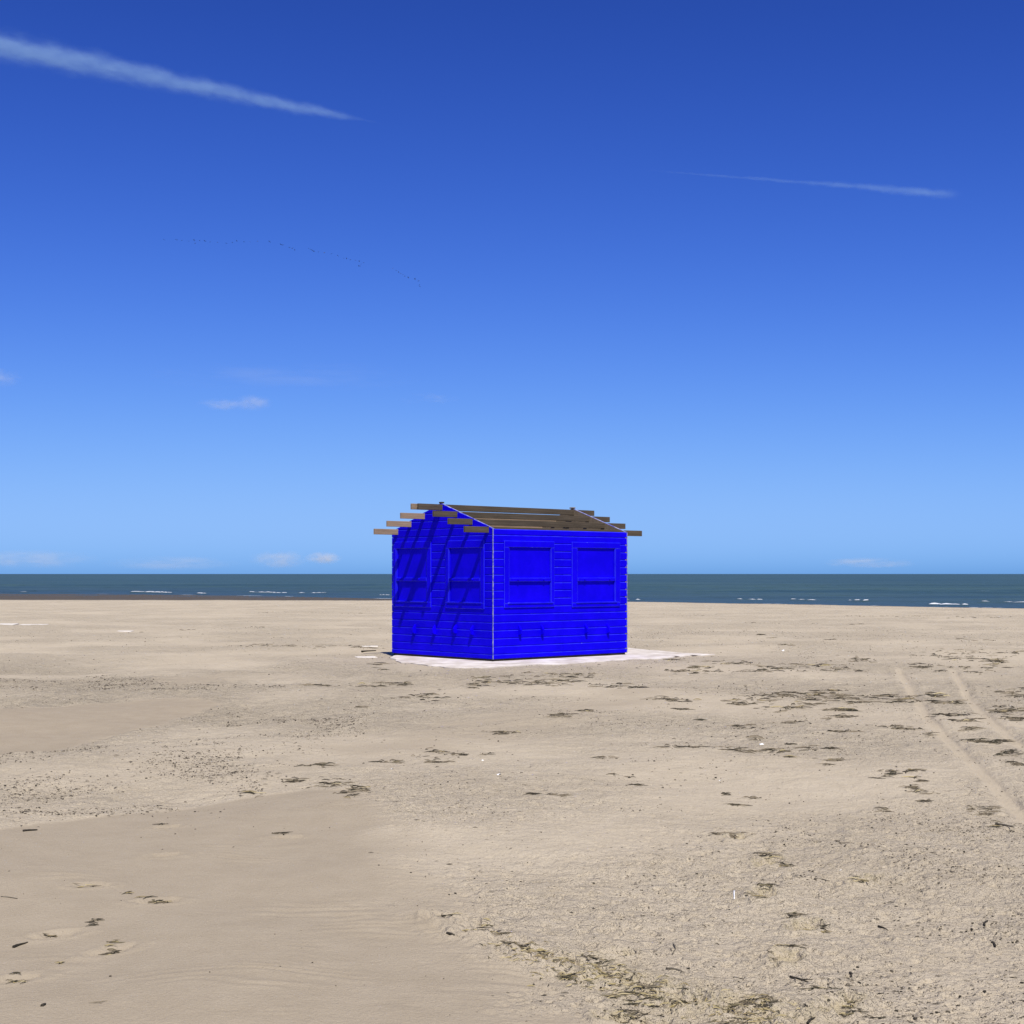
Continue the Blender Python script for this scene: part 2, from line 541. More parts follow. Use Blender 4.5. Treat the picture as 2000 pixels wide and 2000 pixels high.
FPX = FOCAL * 2000
rows = [-4000, -1200, -300, -80, -20, -5, 0, 2, 3.4]
rows += [FPX * EYE / (p - 1121) for p in np.arange(2170, 1205, -1.25)]
rows += list(np.geomspace(rows[-1] * 1.01, 270, 150)) + [300, 400, 700, 1500]
rows = np.array(rows)
dense = np.linspace(-0.42, 0.42, 1000)
wide = np.array([0.46, 0.55, 0.7, 0.95, 1.4, 2.2, 4, 8, 20, 60])
cols = np.concatenate([-wide[::-1], dense, wide])
A, Yg = np.meshgrid(cols, rows)
Xg = A * np.maximum(Yg, 4.0)
Xg = np.clip(Xg, -4000, 4000) + 0.0
Zg, smz, rgz, wtz, stz = terrain(Xg.ravel(), Yg.ravel())
ground = grid_sheet('sand_beach', Xg, Yg, Zg.reshape(Xg.shape), M['sand'], {'smooth_zone': smz, 'rough_zone': rgz, 'wet': wtz, 'straw': stz})
tag(ground, 'wide pale beige sand beach running down to the sea', kind='structure')

# ------------------------------------------------------------------ the sea
srows = np.concatenate([np.arange(60, 420, 0.9), np.geomspace(425, 150000, 90)])
sdense = np.linspace(-0.42, 0.42, 420)
swide = np.array([0.5, 0.7, 1.1, 2, 5, 15, 60])
SA, SY = np.meshgrid(np.concatenate([-swide[::-1], sdense, swide]), srows)
SX = SA * SY
sh = np.interp(SX, *SHORE)
off = SY - sh
amp = np.clip((off - 2) / 25, 0, 1) * np.clip(1 - (SY - 380) / 60, 0, 1)
crest = fbm(SX / 16, SY / 5.2, 3, 101)
chop = fbm(SX / 3.5, SY / 2.2, 2, 105)
gate = smooth01((fbm(SX / 5.5, SY / 18, 3, 111) - 0.14) / 0.3)
band = np.exp(-((off - 9) / 5) ** 2) + 0.7 * np.exp(-((off - 24) / 6) ** 2)
ridge = np.exp(-((np.mod(off + 2.2 * fbm(SX / 11, SY * 0 + 3.3, 2, 117), 15.0) - 7.5) / 0.8) ** 2)
SZ = SEA_Z + amp * (0.11 * crest + 0.05 * chop) + 0.30 * ridge * gate * np.clip(band, 0, 1) * np.clip(off / 4, 0, 1)
foam = np.clip(ridge * gate * band * 1.15, 0, 1) * (0.55 + 0.45 * smooth01((SX + 60) / 35))
foam = np.maximum(foam, 0.75 * np.exp(-((off - 1.0) / 0.9) ** 2) * smooth01(fbm(SX / 6, SY / 6, 2, 121) + 0.35))
caps = smooth01((crest + 0.6 * chop - 0.92) / 0.25) * np.clip((off - 20) / 30, 0, 1) * np.clip(1 - (SY - 300) / 100, 0, 1)
foam = np.maximum(foam, 0.45 * caps)
sea = grid_sheet('sea', SX, SY, SZ, M['sea'], {'foam': foam, 'shallow': np.clip(1 - off / 120, 0, 1)})
tag(sea, 'dark blue-green sea with small breaking waves along the shore', kind='structure')

# ------------------------------------------------------------------ white pad under the hut
def pad_mesh():
    pts = []
    n = len(PAD)
    for i in range(n):
        ax, ay = PAD[i]; bx, by = PAD[(i + 1) % n]
        for q in range(5):
            t = q / 5
            x, y = ax + (bx - ax) * t, ay + (by - ay) * t
            w = np.array([x]), np.array([y])
            pts.append((x + 0.06 * float(fbm(w[0] / 0.3, w[1] / 0.3, 2, 131)[0]), y + 0.16 * float(fbm(w[0] / 0.35, w[1] / 0.35, 2, 133)[0])))
    cx, cy = sum(p[0] for p in pts) / len(pts), sum(p[1] for p in pts) / len(pts)
    v, f = [], []
    m = len(pts)
    for x, y in pts: v.append((x, y, -0.05))
    for x, y in pts: v.append((x, y, 0.004))
    for x, y in pts:
        d = math.hypot(cx - x, cy - y)
        v.append((x + (cx - x) * 0.08 / d, y + (cy - y) * 0.25 / d, 0.016))
    for i in range(m):
        j = (i + 1) % m
        f += [(i, j, m + j, m + i), (m + i, m + j, 2 * m + j, 2 * m + i)]
    f.append(tuple(range(2 * m, 3 * m)))
    return mesh_from('concrete_pad', v, f, [M['pad']])


pad = add('concrete_pad', pad_mesh())
tag(pad, 'white bleached pad showing through the sand round the hut', kind='structure')

# ------------------------------------------------------------------ the blue hut
GW, SL = 3.19, 3.735            # gable width, eave side length
EAVE, RIDGE = 2.57, 3.115
HALF = GW / 2
SLOPE = (RIDGE - EAVE) / HALF
BASE = 0.055
hut = link(bpy.data.objects.new('beach_hut', None))
hut.location = (-0.365, 29.07, 0.0)
hut.rotation_euler = (0, 0, math.atan2(0.6699, 0.7425))
hut.empty_display_size = 0.3
tag(hut, 'bright blue wooden beach hut with bare roof purlins and closed shutters on the sand', 'beach hut')


def verge(t):
    return EAVE + SLOPE * (HALF - abs(t - HALF))


def clip_poly(poly, a, b, c):      # keep a*t + b*z <= c
    out = []
    for i in range(len(poly)):
        p, q = poly[i], poly[(i + 1) % len(poly)]
        dp, dq = a * p[0] + b * p[1] - c, a * q[0] + b * q[1] - c
        if dp <= 0: out.append(p)
        if (dp < 0 < dq) or (dq < 0 < dp):
            s = dp / (dp - dq)
            out.append((p[0] + s * (q[0] - p[0]), p[1] + s * (q[1] - p[1])))
    return out


def board_mesh(poly, place, z0, z1):
    """V-jointed board: poly in (t, z); place(t, out, z) gives local coordinates; out 0 = board face, positive inwards"""
    c = 0.013
    n = len(poly)
    ring = lambda o, pts: [place(t, o, z) for t, z in pts]
    lo, hi = min(p[1] for p in poly), max(p[1] for p in poly)
    cc = min(c, (hi - lo) * 0.3)
    face = [(t, min(max(z, lo + cc), hi - cc)) for t, z in poly]
    v = ring(0.0, face) + ring(0.013, poly) + ring(0.019, poly)
    f, fm = [tuple(range(n))], [0]
    for i in range(n):
        j = (i + 1) % n
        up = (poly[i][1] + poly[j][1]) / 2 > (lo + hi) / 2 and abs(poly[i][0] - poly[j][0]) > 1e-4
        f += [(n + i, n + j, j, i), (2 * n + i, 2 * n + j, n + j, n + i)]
        fm += [1 if up else 0, 0]  # upper chamfers take the painted highlight colour
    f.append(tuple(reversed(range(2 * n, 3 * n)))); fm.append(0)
    me = mesh_from('board', v, f, [M['paint'], M['edge_glint']], fm)
    bm = bmesh.new(); bm.from_mesh(me)
    bmesh.ops.recalc_face_normals(bm, faces=bm.faces[:])
    bm.to_mesh(me); bm.free()
    return me


LINES = [2.302 + 0.154 * k for k in range(-15, 7)]
UNITS_SIDE = [dict(o=(0.275, 1.615), i=(0.400, 1.531), z=(1.040, 2.345), zi=(1.128, 2.220), knobs=(0.624, 1.314)),
              dict(o=(2.106, 3.505), i=(2.255, 3.363), z=(1.028, 2.345), zi=(1.116, 2.228), knobs=(2.459, 3.179))]
UNITS_GABLE = [dict(o=(0.241, 1.418), i=(0.348, 1.320), z=(1.018, 2.360), zi=(1.135, 2.212), knobs=(0.58, 1.18)),
               dict(o=(1.877, 3.109), i=(2.005, 3.022), z=(1.022, 2.362), zi=(1.132, 2.222), knobs=(2.25, 2.87))]
CACHE = {}


def clad(wall, place, t0, t1, joint, top, units):
    edges = [BASE] + [z for z in LINES if BASE + 0.02 < z < top - 0.02] + [top]
    for z0, z1 in zip(edges, edges[1:]):
        g = 0.0006
        spans = [(t0, joint - 0.002), (joint + 0.002, t1)]
        for u in units:
            if z1 <= u['z'][0] or z0 >= u['z'][1]: continue
            a, b = u['o']
            if z0 < u['z'][0] or z1 > u['z'][1]:
                continue            # the course at the rim runs on behind the frame
            ns = []
            for s, e in spans:
                if b <= s or a >= e: ns.append((s, e)); continue
                if s < a: ns.append((s, a + 0.02))
                if e > b: ns.append((b - 0.02, e))
            spans = ns
        for s, e in spans:
            poly = [(s, z0 + g), (e, z0 + g), (e, z1 - g), (s, z1 - g)]
            if top > EAVE + 0.01:
                poly = clip_poly(poly, -SLOPE, 1, EAVE)
                poly = clip_poly(poly, SLOPE, 1, EAVE + SLOPE * GW)
            if len(poly) < 3 or max(p[0] for p in poly) - min(p[0] for p in poly) < 0.02: continue
            # each board sits a hair differently
            o = random.uniform(-0.0015, 0.0015)
            me = board_mesh(poly, lambda t, out, z, o=o: place(t, out + o, z), z0, z1)
            add('board', me, wall)


def prism(name, poly, place, o0, o1, mat_out, mat_in):
    n = len(poly)
    v = [place(t, o0, z) for t, z in poly] + [place(t, o1, z) for t, z in poly]
    f = [tuple(range(n)), tuple(reversed(range(n, 2 * n)))] + [(i, n + i, n + (i + 1) % n, (i + 1) % n) for i in range(n)]
    me = mesh_from(name, v, f, [mat_out, mat_in], [0, 1] + [1] * n)
    bm = bmesh.new(); bm.from_mesh(me)
    bmesh.ops.recalc_face_normals(bm, faces=bm.faces[:])
    bm.to_mesh(me); bm.free()
    return me


side_place = lambda t, o, z: (t, o, z)                     # eave side: faces -Y
gable_place = lambda t, o, z: (o, t, z)                    # gable: faces -X
far_gable = lambda t, o, z: (SL - o, t, z)
far_side = lambda t, o, z: (t, GW - o, z)
GPOLY = [(0.03, BASE), (GW - 0.03, BASE), (GW - 0.03, verge(0.03) - 0.004), (HALF, RIDGE - 0.004), (0.03, verge(0.03) - 0.004)]
SPOLY = [(0.062, BASE), (SL - 0.062, BASE), (SL - 0.062, EAVE - 0.004), (0.062, EAVE - 0.004)]
wall_side = add('wall', prism('wall', SPOLY, side_place, 0.021, 0.055, M['paint'], M['inner_wood']), hut)
wall_gable = add('wall', prism('wall', GPOLY, gable_place, 0.021, 0.055, M['paint'], M['inner_wood']), hut)
add('wall', prism('wall', [(0.002, BASE)] + [(GW - 0.002, BASE), (GW - 0.002, EAVE), (HALF, RIDGE - 0.004), (0.002, EAVE)], far_gable, 0.0, 0.055, M['paint'], M['inner_wood']), hut)
add('wall', prism('wall', SPOLY, far_side, 0.0, 0.055, M['paint'], M['inner_wood']), hut)
clad(wall_side, side_place, 0.002, SL - 0.004, 1.871, EAVE, UNITS_SIDE)
clad(wall_gable, gable_place, 0.022, GW - 0.004, 1.615, RIDGE, UNITS_GABLE)


def boxp(name, place, t0, t1, o0, o1, z0, z1, mat, bevel=0.004):
    """box given along the wall, o = how far it stands out from the board face (negative: into the wall)"""
    p, q = place(t0, -o0, z0), place(t1, -o1, z1)
    lo = [min(a, b) for a, b in zip(p, q)]; hi = [max(a, b) for a, b in zip(p, q)]
    me = box_mesh(name, lo[0], hi[0], lo[1], hi[1], lo[2], hi[2], mat, bevel, 2)
    me.materials.append(M['edge_glint'])
    for pl in me.polygons:          # sun glints along the arrises, painted as lighter blue
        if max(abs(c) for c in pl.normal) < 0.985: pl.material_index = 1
    return me


def frame_mesh(place, u):
    (a, b), (c, d), (z0, z1), (w0, w1) = u['o'], u['i'], u['z'], u['zi']
    bm = bmesh.new()
    for args in ((a, b, -0.015, 0.022, w1, z1), (a, b, -0.015, 0.022, z0, w0), (a, c, -0.015, 0.0215, w0 + 0.0005, w1 - 0.0005), (d, b, -0.015, 0.0215, w0 + 0.0005, w1 - 0.0005)):
        me = boxp('tmp', place, *args, M['paint'], 0.007)
        bm.from_mesh(me)
        bpy.data.meshes.remove(me)
    me = bpy.data.meshes.new('shutter_frame')
    bm.to_mesh(me); bm.free()
    me.materials.append(M['paint']); me.materials.append(M['edge_glint'])
    return me


def knob_mesh(place, t, z):
    bm = bmesh.new()
    bmesh.ops.create_cone(bm, cap_ends=True, segments=10, radius1=0.021, radius2=0.014, depth=0.03)
    nrm = Vector(place(0, -1, 0)) - Vector(place(0, 0, 0))
    bm.transform(Matrix.Translation(Vector(place(t, -0.036, z))) @ nrm.to_track_quat('Z', 'Y').to_matrix().to_4x4())
    me = bpy.data.meshes.new('knob')
    bm.to_mesh(me); bm.free()
    me.materials.append(M['paint'])
    return me


def shutter(place, u):
    fr = add('shutter', frame_mesh(place, u), hut)
    (c, d), (w0, w1) = u['i'], u['zi']
    e = 0.003
    add('panel', boxp('panel', place, c + e, d - e, -0.018, -0.0145, 1.600, w1 - e, M['paint'], 0.003), fr)
    add('panel', boxp('panel', place, c + e, d - e, -0.018, -0.016, w0 + e, 1.596, M['paint'], 0.003), fr)
    add('rail', boxp('rail', place, c + 0.012, d - 0.012, -0.013, 0.026, 1.553, 1.622, M['paint'], 0.006), fr)
    add('sill', boxp('sill', place, c - 0.035, d + 0.035, 0.0, 0.038, w0 - 0.012, w0 + 0.014, M['paint'], 0.006), fr)
    for sx in (c, d):          # slim stops either side of the panels
        s0, s1 = (sx + 0.001, sx + 0.024) if sx == c else (sx - 0.024, sx - 0.001)
        add('stop', boxp('stop', place, s0, s1, -0.012, 0.010, w0 + 0.018, w1 - 0.006, M['paint'], 0.004), fr)
    for t in u['knobs']:
        add('knob', knob_mesh(place, t, 1.590), fr)


for u in UNITS_SIDE: shutter(side_place, u)
for u in UNITS_GABLE: shutter(gable_place, u)


def bracket_mesh(place, t, z):
    prof = [(-0.004, z + 0.012), (0.018, z), (0.078, z - 0.085), (0.078, z - 0.165), (0.040, z - 0.185), (-0.004, z - 0.185)]
    v, n = [], len(prof)
    for s in (-0.021, 0.021):
        v += [place(t + s, -o, zz) for o, zz in prof]
    f = [tuple(range(n)), tuple(reversed(range(n, 2 * n)))] + [(i, n + i, n + (i + 1) % n, (i + 1) % n) for i in range(n)]
    me = mesh_from('bracket', v, f, [M['paint']])
    bm = bmesh.new(); bm.from_mesh(me)
    bmesh.ops.recalc_face_normals(bm, faces=bm.faces[:])
    bmesh.ops.bevel(bm, geom=bm.edges[:], offset=0.005, segments=2, affect='EDGES')
    bm.to_mesh(me); bm.free()
    return me


for t, z in ((0.675, 0.690), (1.275, 0.680), (2.500, 0.672), (3.137, 0.665)):
    add('bracket', bracket_mesh(side_place, t, z), hut)
for t, z in ((0.59, 0.690), (1.104, 0.705), (1.755, 0.672), (2.402, 0.665)):
    add('bracket', bracket_mesh(gable_place, t, z), hut)

# base beams in the dark gap under the boards
add('base_beam', box_mesh('base_beam', 0.035, SL - 0.03, 0.028, 0.12, -0.04, BASE - 0.002, M['base_wood'], 0.004), hut)
add('base_beam', box_mesh('base_beam', 0.028, 0.12, 0.125, GW - 0.03, -0.04, BASE - 0.002, M['base_wood'], 0.004), hut)
add('base_beam', box_mesh('base_beam', SL - 0.12, SL - 0.028, 0.125, GW - 0.03, -0.04, BASE - 0.002, M['base_wood'], 0.004), hut)
add('base_beam', box_mesh('base_beam', 0.125, SL - 0.125, GW - 0.12, GW - 0.028, -0.04, BASE - 0.002, M['base_wood'], 0.004), hut)


# pale corner strips, a little ragged
def corner_mesh(x, y, sx, sy, z0, z1):
    prof = [(-0.004, -0.004), (0.011, -0.004), (0.011, -0.0005), (-0.0005, -0.0005), (-0.0005, 0.011), (-0.004, 0.011)]
    v, f = [], []
    n = len(prof); k = 40
    for i in range(k + 1):
        z = z0 + (z1 - z0) * i / k
        for px, py in prof:
            j = random.uniform(-0.004, 0.004)
            v.append((x + sx * (px + (j if px > 0.005 else 0)), y + sy * (py + (j if py > 0.005 else 0)), z))
    for i in range(k):
        for a in range(n):
            b = (a + 1) % n
            f.append((i * n + a, i * n + b, (i + 1) * n + b, (i + 1) * n + a))
    f += [tuple(range(n)), tuple(reversed(range(k * n, k * n + n)))]
    me = mesh_from('corner_trim', v, f, [M['trim']])
    bm = bmesh.new(); bm.from_mesh(me)
    bmesh.ops.recalc_face_normals(bm, faces=bm.faces[:])
    bm.to_mesh(me); bm.free()
    return me


add('corner_trim', corner_mesh(0, 0, 1, 1, BASE, EAVE + 0.005), hut)
add('corner_trim', corner_mesh(SL, 0, -1, 1, BASE, EAVE + 0.005), hut)


# verge strips along the raking tops of both gables
def verge_mesh(x0, x1, t0, t1):
    p = [(t0, verge(t0)), (t1, verge(t1)), (t1, verge(t1) + 0.005), (t0, verge(t0) + 0.005)]
    v = [(x0, t, z) for t, z in p] + [(x1, t, z) for t, z in p]
    f = [(0, 1, 2, 3), (7, 6, 5, 4)] + [(i, 4 + i, 4 + (i + 1) % 4, (i + 1) % 4) for i in range(4)]
    me = mesh_from('verge_strip', v, f, [M['trim']])
    bm = bmesh.new(); bm.from_mesh(me)
    bmesh.ops.recalc_face_normals(bm, faces=bm.faces[:])
    bm.to_mesh(me); bm.free()
    return me


for x0, x1 in ((0.004, 0.05), (SL - 0.052, SL - 0.004)):
    add('verge_strip', verge_mesh(x0, x1, 0.0, HALF - 0.001), hut)
    add('verge_strip', verge_mesh(x0, x1, HALF + 0.001, GW), hut)


def purlin(t, front, back, mat, drop=0.0, h=0.116):
    top = min(verge(t), verge(t + 0.05)) if t > HALF else verge(t)
    me = box_mesh('purlin', -front, SL + back, t, t + 0.05, -h, 0.0, mat, 0.004, 1)
    o = add('purlin', me, hut)
    o.location = (0, 0, top - drop)
    o.rotation_euler = (0, random.uniform(-0.0015, 0.0015), random.uniform(-0.001, 0.001))
    return o


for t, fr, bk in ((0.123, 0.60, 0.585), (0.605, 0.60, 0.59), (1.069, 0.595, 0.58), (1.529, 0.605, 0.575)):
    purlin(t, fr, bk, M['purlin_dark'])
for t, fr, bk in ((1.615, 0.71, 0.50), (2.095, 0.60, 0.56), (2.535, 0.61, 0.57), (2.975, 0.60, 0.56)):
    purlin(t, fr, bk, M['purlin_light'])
add('ridge_cap', box_mesh('ridge_cap', -0.008, 0.07, HALF - 0.045, HALF + 0.045, RIDGE + 0.0, RIDGE + 0.03, M['base_wood'], 0.008), hut)
add('ridge_cap', box_mesh('ridge_cap', SL - 0.09, SL - 0.0, HALF - 0.06, HALF + 0.05, RIDGE + 0.0, RIDGE + 0.028, M['inner_wood'], 0.008), hut)
# small metal catch on the far corner
add('catch', box_mesh('catch', 0.05, 0.16, GW + 0.002, GW + 0.055, 0.30, 0.38, M['metal'], 0.012), hut)


# ------------------------------------------------------------------ contrails and clouds: real volumes, kilometres away
def volume_mat(name, density, radius_nodes, color=(0.58, 0.80, 1.0), step=0.02):
    k = NT(name)
    d = radius_nodes(k)
    v = k.n('VolumePrincipled')
    v.inputs['Color'].default_value = (*color, 1)
    v.inputs['Anisotropy'].default_value = 0.0
    k.l(k.math('MULTIPLY', d, density), v.inputs['Density'])
    k.l(v.outputs[0], k.out.inputs['Volume'])
    try: k.mat.cycles.volume_step_rate = step
    except Exception: pass
    k.mat.cycles.homogeneous_volume = False
    return k.mat


def contrail(name, p0, p1, prof, density, label, seed):
    """a level vapour trail from p0 to p1; prof = [(share of length, radius)]"""
    axis = p1 - p0
    L = axis.length
    N, S = 48, 12
    v, f = [], []
    ts = [a for a, _ in prof]; rs = [b for _, b in prof]
    for i in range(N + 1):
        r = np.interp(i / N, ts, rs) * 1.25
        for s in range(S):
            a = 2 * math.pi * s / S
            v.append((L * i / N, r * math.cos(a), r * math.sin(a)))
    for i in range(N):
        for s in range(S):
            f.append((i * S + s, i * S + (s + 1) % S, (i + 1) * S + (s + 1) % S, (i + 1) * S + s))
    f += [tuple(reversed(range(S))), tuple(range(N * S, N * S + S))]

    def nodes(k):
        tc = k.n('TexCoord')
        sep = k.n('SeparateXYZ')
        k.l(tc.outputs['Object'], sep.inputs[0])
        t = k.math('DIVIDE', sep.outputs[0], L)
        fc = k.n('FloatCurve')
        cv = fc.mapping.curves[0]
        rmax = max(rs)
        pts = [(a, b / rmax) for a, b in prof]
        cv.points[0].location = pts[0]; cv.points[1].location = pts[-1]
        for p in pts[1:-1]: cv.points.new(*p)
        for p in cv.points: p.handle_type = 'VECTOR'
        fc.mapping.update()
        k.l(t, fc.inputs['Value'])
        R = k.math('MULTIPLY', fc.outputs[0], rmax)
        w = k.noise(1 / 420.0, 3, 0.6, tc.outputs['Object'])
        mp = k.n('Mapping')
        mp.inputs['Scale'].default_value = (0.38, 1, 1)
        k.l(tc.outputs['Object'], mp.inputs['Vector'])
        puff = k.noise(1 / 170.0, 5, 0.64, mp.outputs[0])
        y = k.math('ADD', sep.outputs[1], k.math('MULTIPLY', k.math('SUBTRACT', w, 0.5), 70.0))
        zz = k.math('ADD', sep.outputs[2], k.math('MULTIPLY', R, 0.22))
        r = k.math('SQRT', k.math('ADD', k.math('MULTIPLY', y, y), k.math('MULTIPLY', zz, zz)))
        q = k.math('DIVIDE', r, k.math('MAXIMUM', R, 1.0))
        q = k.math('ADD', q, k.math('MULTIPLY', k.math('SUBTRACT', puff, 0.5), 1.35))
        body = k.ramp(q, 0.05, 1.05, 1.0, 0.0)
        body = k.math('MULTIPLY', body, k.math('ADD', body, 0.25))
        # fade in and out along its length; thin where narrow
        ends = k.math('MULTIPLY', k.ramp(t, 0.0, 0.10), k.ramp(t, 0.80, 1.0, 1.0, 0.0))
        return k.math('MULTIPLY', body, ends)
    mat = volume_mat(name, density, nodes, step=0.012)
    o = add(name, mesh_from(name, v, f, [mat], smooth=True))
    o.location = p0
    o.rotation_euler = axis.to_track_quat('X', 'Z').to_euler()
    tag(o, label, 'contrail')
    return o


def at_altitude(px, py, alt):
    return sky_pos(px, py, alt / ((1121 - py) / FPX))


contrail('contrail', at_altitude(-120, 55, 8000), at_altitude(770, 246, 8000),
         [(0, 300), (0.16, 290), (0.45, 230), (0.72, 170), (0.86, 110), (0.92, 40), (1.0, 18)], 0.0019,
         'broad white vapour trail slanting across the upper left sky', 1)
contrail('contrail', at_altitude(1880, 378, 8000), at_altitude(1250, 331, 8000),
         [(0, 150), (0.12, 140), (0.35, 100), (0.5, 65), (0.75, 42), (1.0, 25)], 0.0016,
         'thin faint vapour trail low in the right half of the sky', 2)


def cloud(px, py, wpx, hpx, dist, density, label, thresh=0.5, color=(0.98, 0.97, 0.98), seed=0):
    c = sky_pos(px, py, dist)
    rx, rz = wpx / FPX * dist / 2, hpx / FPX * dist / 2
    ry = rx * 0.6
    bm = bmesh.new()
    bmesh.ops.create_icosphere(bm, subdivisions=3, radius=1.0)
    for vert in bm.verts: vert.co = Vector((vert.co.x * rx, vert.co.y * ry, vert.co.z * rz))
    me = bpy.data.meshes.new('cloud')
    bm.to_mesh(me); bm.free()

    def nodes(k):
        tc = k.n('TexCoord')
        mp = k.n('Mapping')
        mp.inputs['Scale'].default_value = (1 / rx, 1 / ry, 1 / rz)
        k.l(tc.outputs['Object'], mp.inputs['Vector'])
        ln = k.n('VectorMath', operation='LENGTH')
        k.l(mp.outputs[0], ln.inputs[0])
        mp2 = k.n('Mapping')
        mp2.inputs['Scale'].default_value = (1 / rx, 1 / ry, 0.55 / rz)
        mp2.inputs['Location'].default_value = (seed * 3.7, seed * 1.9, seed)
        mp2.inputs['Rotation'].default_value = (0, 0.25, 0)
        k.l(tc.outputs['Object'], mp2.inputs['Vector'])
        nz = k.noise(1.9, 5, 0.6, mp2.outputs[0], 0.4)
        edge = k.ramp(ln.outputs['Value'], 0.25, 1.0, 1.0, 0.0)
        return k.math('MULTIPLY', edge, k.ramp(nz, thresh, thresh + 0.2))
    me.materials.append(volume_mat('cloud', density / (2 * ry), nodes, color, 0.25))
    o = add('cloud', me)
    o.location = c
    tag(o, label, 'cloud')
    return o


cloud(432, 790, 120, 30, 40000, 1.0, 'small wispy cloud with two tufts in the mid left sky', 0.46, seed=1)
cloud(492, 787, 90, 38, 40000, 1.1, 'upright tuft of thin cloud right beside the wispy mid left cloud', 0.42, seed=5)
cloud(-5, 737, 110, 46, 40000, 1.0, 'thin streak of cloud cut by the left edge', 0.46, seed=2)
cloud(840, 779, 150, 26, 42000, 0.6, 'barely visible shred of cloud above the hut roof', 0.5, seed=3)
cloud(560, 735, 640, 44, 44000, 0.35, 'long faint veil of cloud across the left half of the sky', 0.44, seed=4)
cloud(545, 1092, 130, 42, 60000, 2.0, 'small pale cumulus low over the sea, left of the brighter one', 0.42, seed=6)
cloud(632, 1090, 80, 30, 60000, 3.0, 'brightest small cumulus low over the sea, left of the hut', 0.40, seed=7)
cloud(1700, 1099, 220, 24, 60000, 1.6, 'flat pinkish cloud just above the horizon, right of the hut', 0.42, seed=8)
cloud(60, 1092, 300, 44, 60000, 1.0, 'low hazy cloud bank above the horizon at the left edge', 0.42, seed=9)
cloud(330, 1100, 300, 34, 61000, 0.8, 'faint low cloud bank on the horizon beside the left edge bank', 0.42, seed=10)


# ------------------------------------------------------------------ birds: a long thin flock
def bird_mesh():
    v = [(0, 0.22, 0), (0.035, 0.05, 0.02), (-0.035, 0.05, 0.02), (0, 0.05, -0.05), (0, -0.30, 0.0),
         (0.05, 0.10, 0.01), (0.05, -0.06, 0.01), (0.28, 0.06, 0.09), (0.27, -0.07, 0.09), (0.55, -0.08, 0.02),
         (-0.05, 0.10, 0.01), (-0.05, -0.06, 0.01), (-0.28, 0.06, 0.09), (-0.27, -0.07, 0.09), (-0.55, -0.08, 0.02),
         (0.05, -0.42, 0.0), (-0.05, -0.42, 0.0), (0, 0.32, 0.01)]
    f = [(17, 1, 0), (17, 0, 2), (0, 1, 3), (0, 3, 2), (17, 2, 1), (1, 4, 3), (2, 3, 4), (1, 2, 4), (5, 7, 8, 6), (7, 9, 8), (10, 11, 13, 12), (12, 13, 14), (4, 15, 16)]
    return mesh_from('bird', v, f, [M['bird']])


BIRDS = [(70, 97), (148, 95), (158, 99), (190, 103), (228, 108), (238, 106), (272, 100), (280, 122), (310, 104), (345, 106), (380, 112), (430, 116), (490, 122), (530, 116), (560, 106),
         (610, 112), (650, 112), (700, 108), (780, 110), (858, 130), (872, 133), (915, 150), (935, 155), (950, 166), (1045, 157), (1058, 163), (1070, 171), (1080, 176), (1110, 180),
         (1150, 185), (1200, 192), (1240, 205), (1280, 222), (1300, 224), (1325, 233), (1360, 236), (1385, 242), (1415, 252), (1397, 262), (1385, 275), (1612, 290), (1635, 305),
         (1650, 316), (1665, 325), (1680, 333), (1692, 343), (1715, 352), (1760, 362), (1785, 375), (1790, 400), (1792, 412)]
bme = bird_mesh()
for zx, zy in BIRDS:
    o = add('bird', bme)
    o.location = sky_pos(300 + zx * 0.29, 440 + zy * 0.29, random.uniform(560, 700))
    o.rotation_euler = (random.uniform(-0.3, 0.3), random.uniform(-0.5, 0.5), random.uniform(-0.5, 0.6) + 1.2)
    s = random.uniform(1.0, 1.6)
    o.scale = (s, s, s)
    tag(o, 'tiny dark bird in the long loose flock strung across the left sky', 'bird', 'birds of the far flock')


# ------------------------------------------------------------------ things lying on the sand
def rod(name, p, heading, length, r, mat, bend=0.1, lift=0.0, label=None, cat='twig', segs=6, taper=0.55, fork=False):
    """a bent, tapered stick lying on the sand"""
    v, f = [], []
    S = 6
    r *= 0.75
    rnd = random.Random(hash((round(p[0], 3), round(p[1], 3))) & 0xffff)
    def chain(o, hd, ln, rr):
        base = len(v)
        for i in range(segs + 1):
            t = i / segs
            s = (t - 0.5) * ln
            off = bend * ln * math.sin(t * math.pi * 1.3) * 0.5 + rnd.uniform(-0.1, 0.1) * rr
            cx, cy = o[0] + s * math.cos(hd) - off * math.sin(hd), o[1] + s * math.sin(hd) + off * math.cos(hd)
            rad = rr * (1 - taper * t) * rnd.uniform(0.85, 1.15)
            for k in range(S):
                a = 2 * math.pi * k / S
                v.append((cx - math.sin(hd) * rad * math.cos(a), cy + math.cos(hd) * rad * math.cos(a), rad * math.sin(a) + rr * 0.6 + lift * t))
        for i in range(segs):
            for k in range(S):
                f.append((base + i * S + k, base + i * S + (k + 1) % S, base + (i + 1) * S + (k + 1) % S, base + (i + 1) * S + k))
        f.append(tuple(base + k for k in reversed(range(S))))
        f.append(tuple(base + segs * S + k for k in range(S)))
    chain((0, 0), heading, length, r)
    if fork: chain((length * 0.2 * math.cos(heading) + 0.02, length * 0.2 * math.sin(heading) + 0.02), heading + 0.8, length * 0.45, r * 0.6)
    o = add(name, mesh_from(name, v, f, [mat], smooth=True))
    o.location = (p[0], p[1], height_at(*p))
    tag(o, label, cat)
    return o


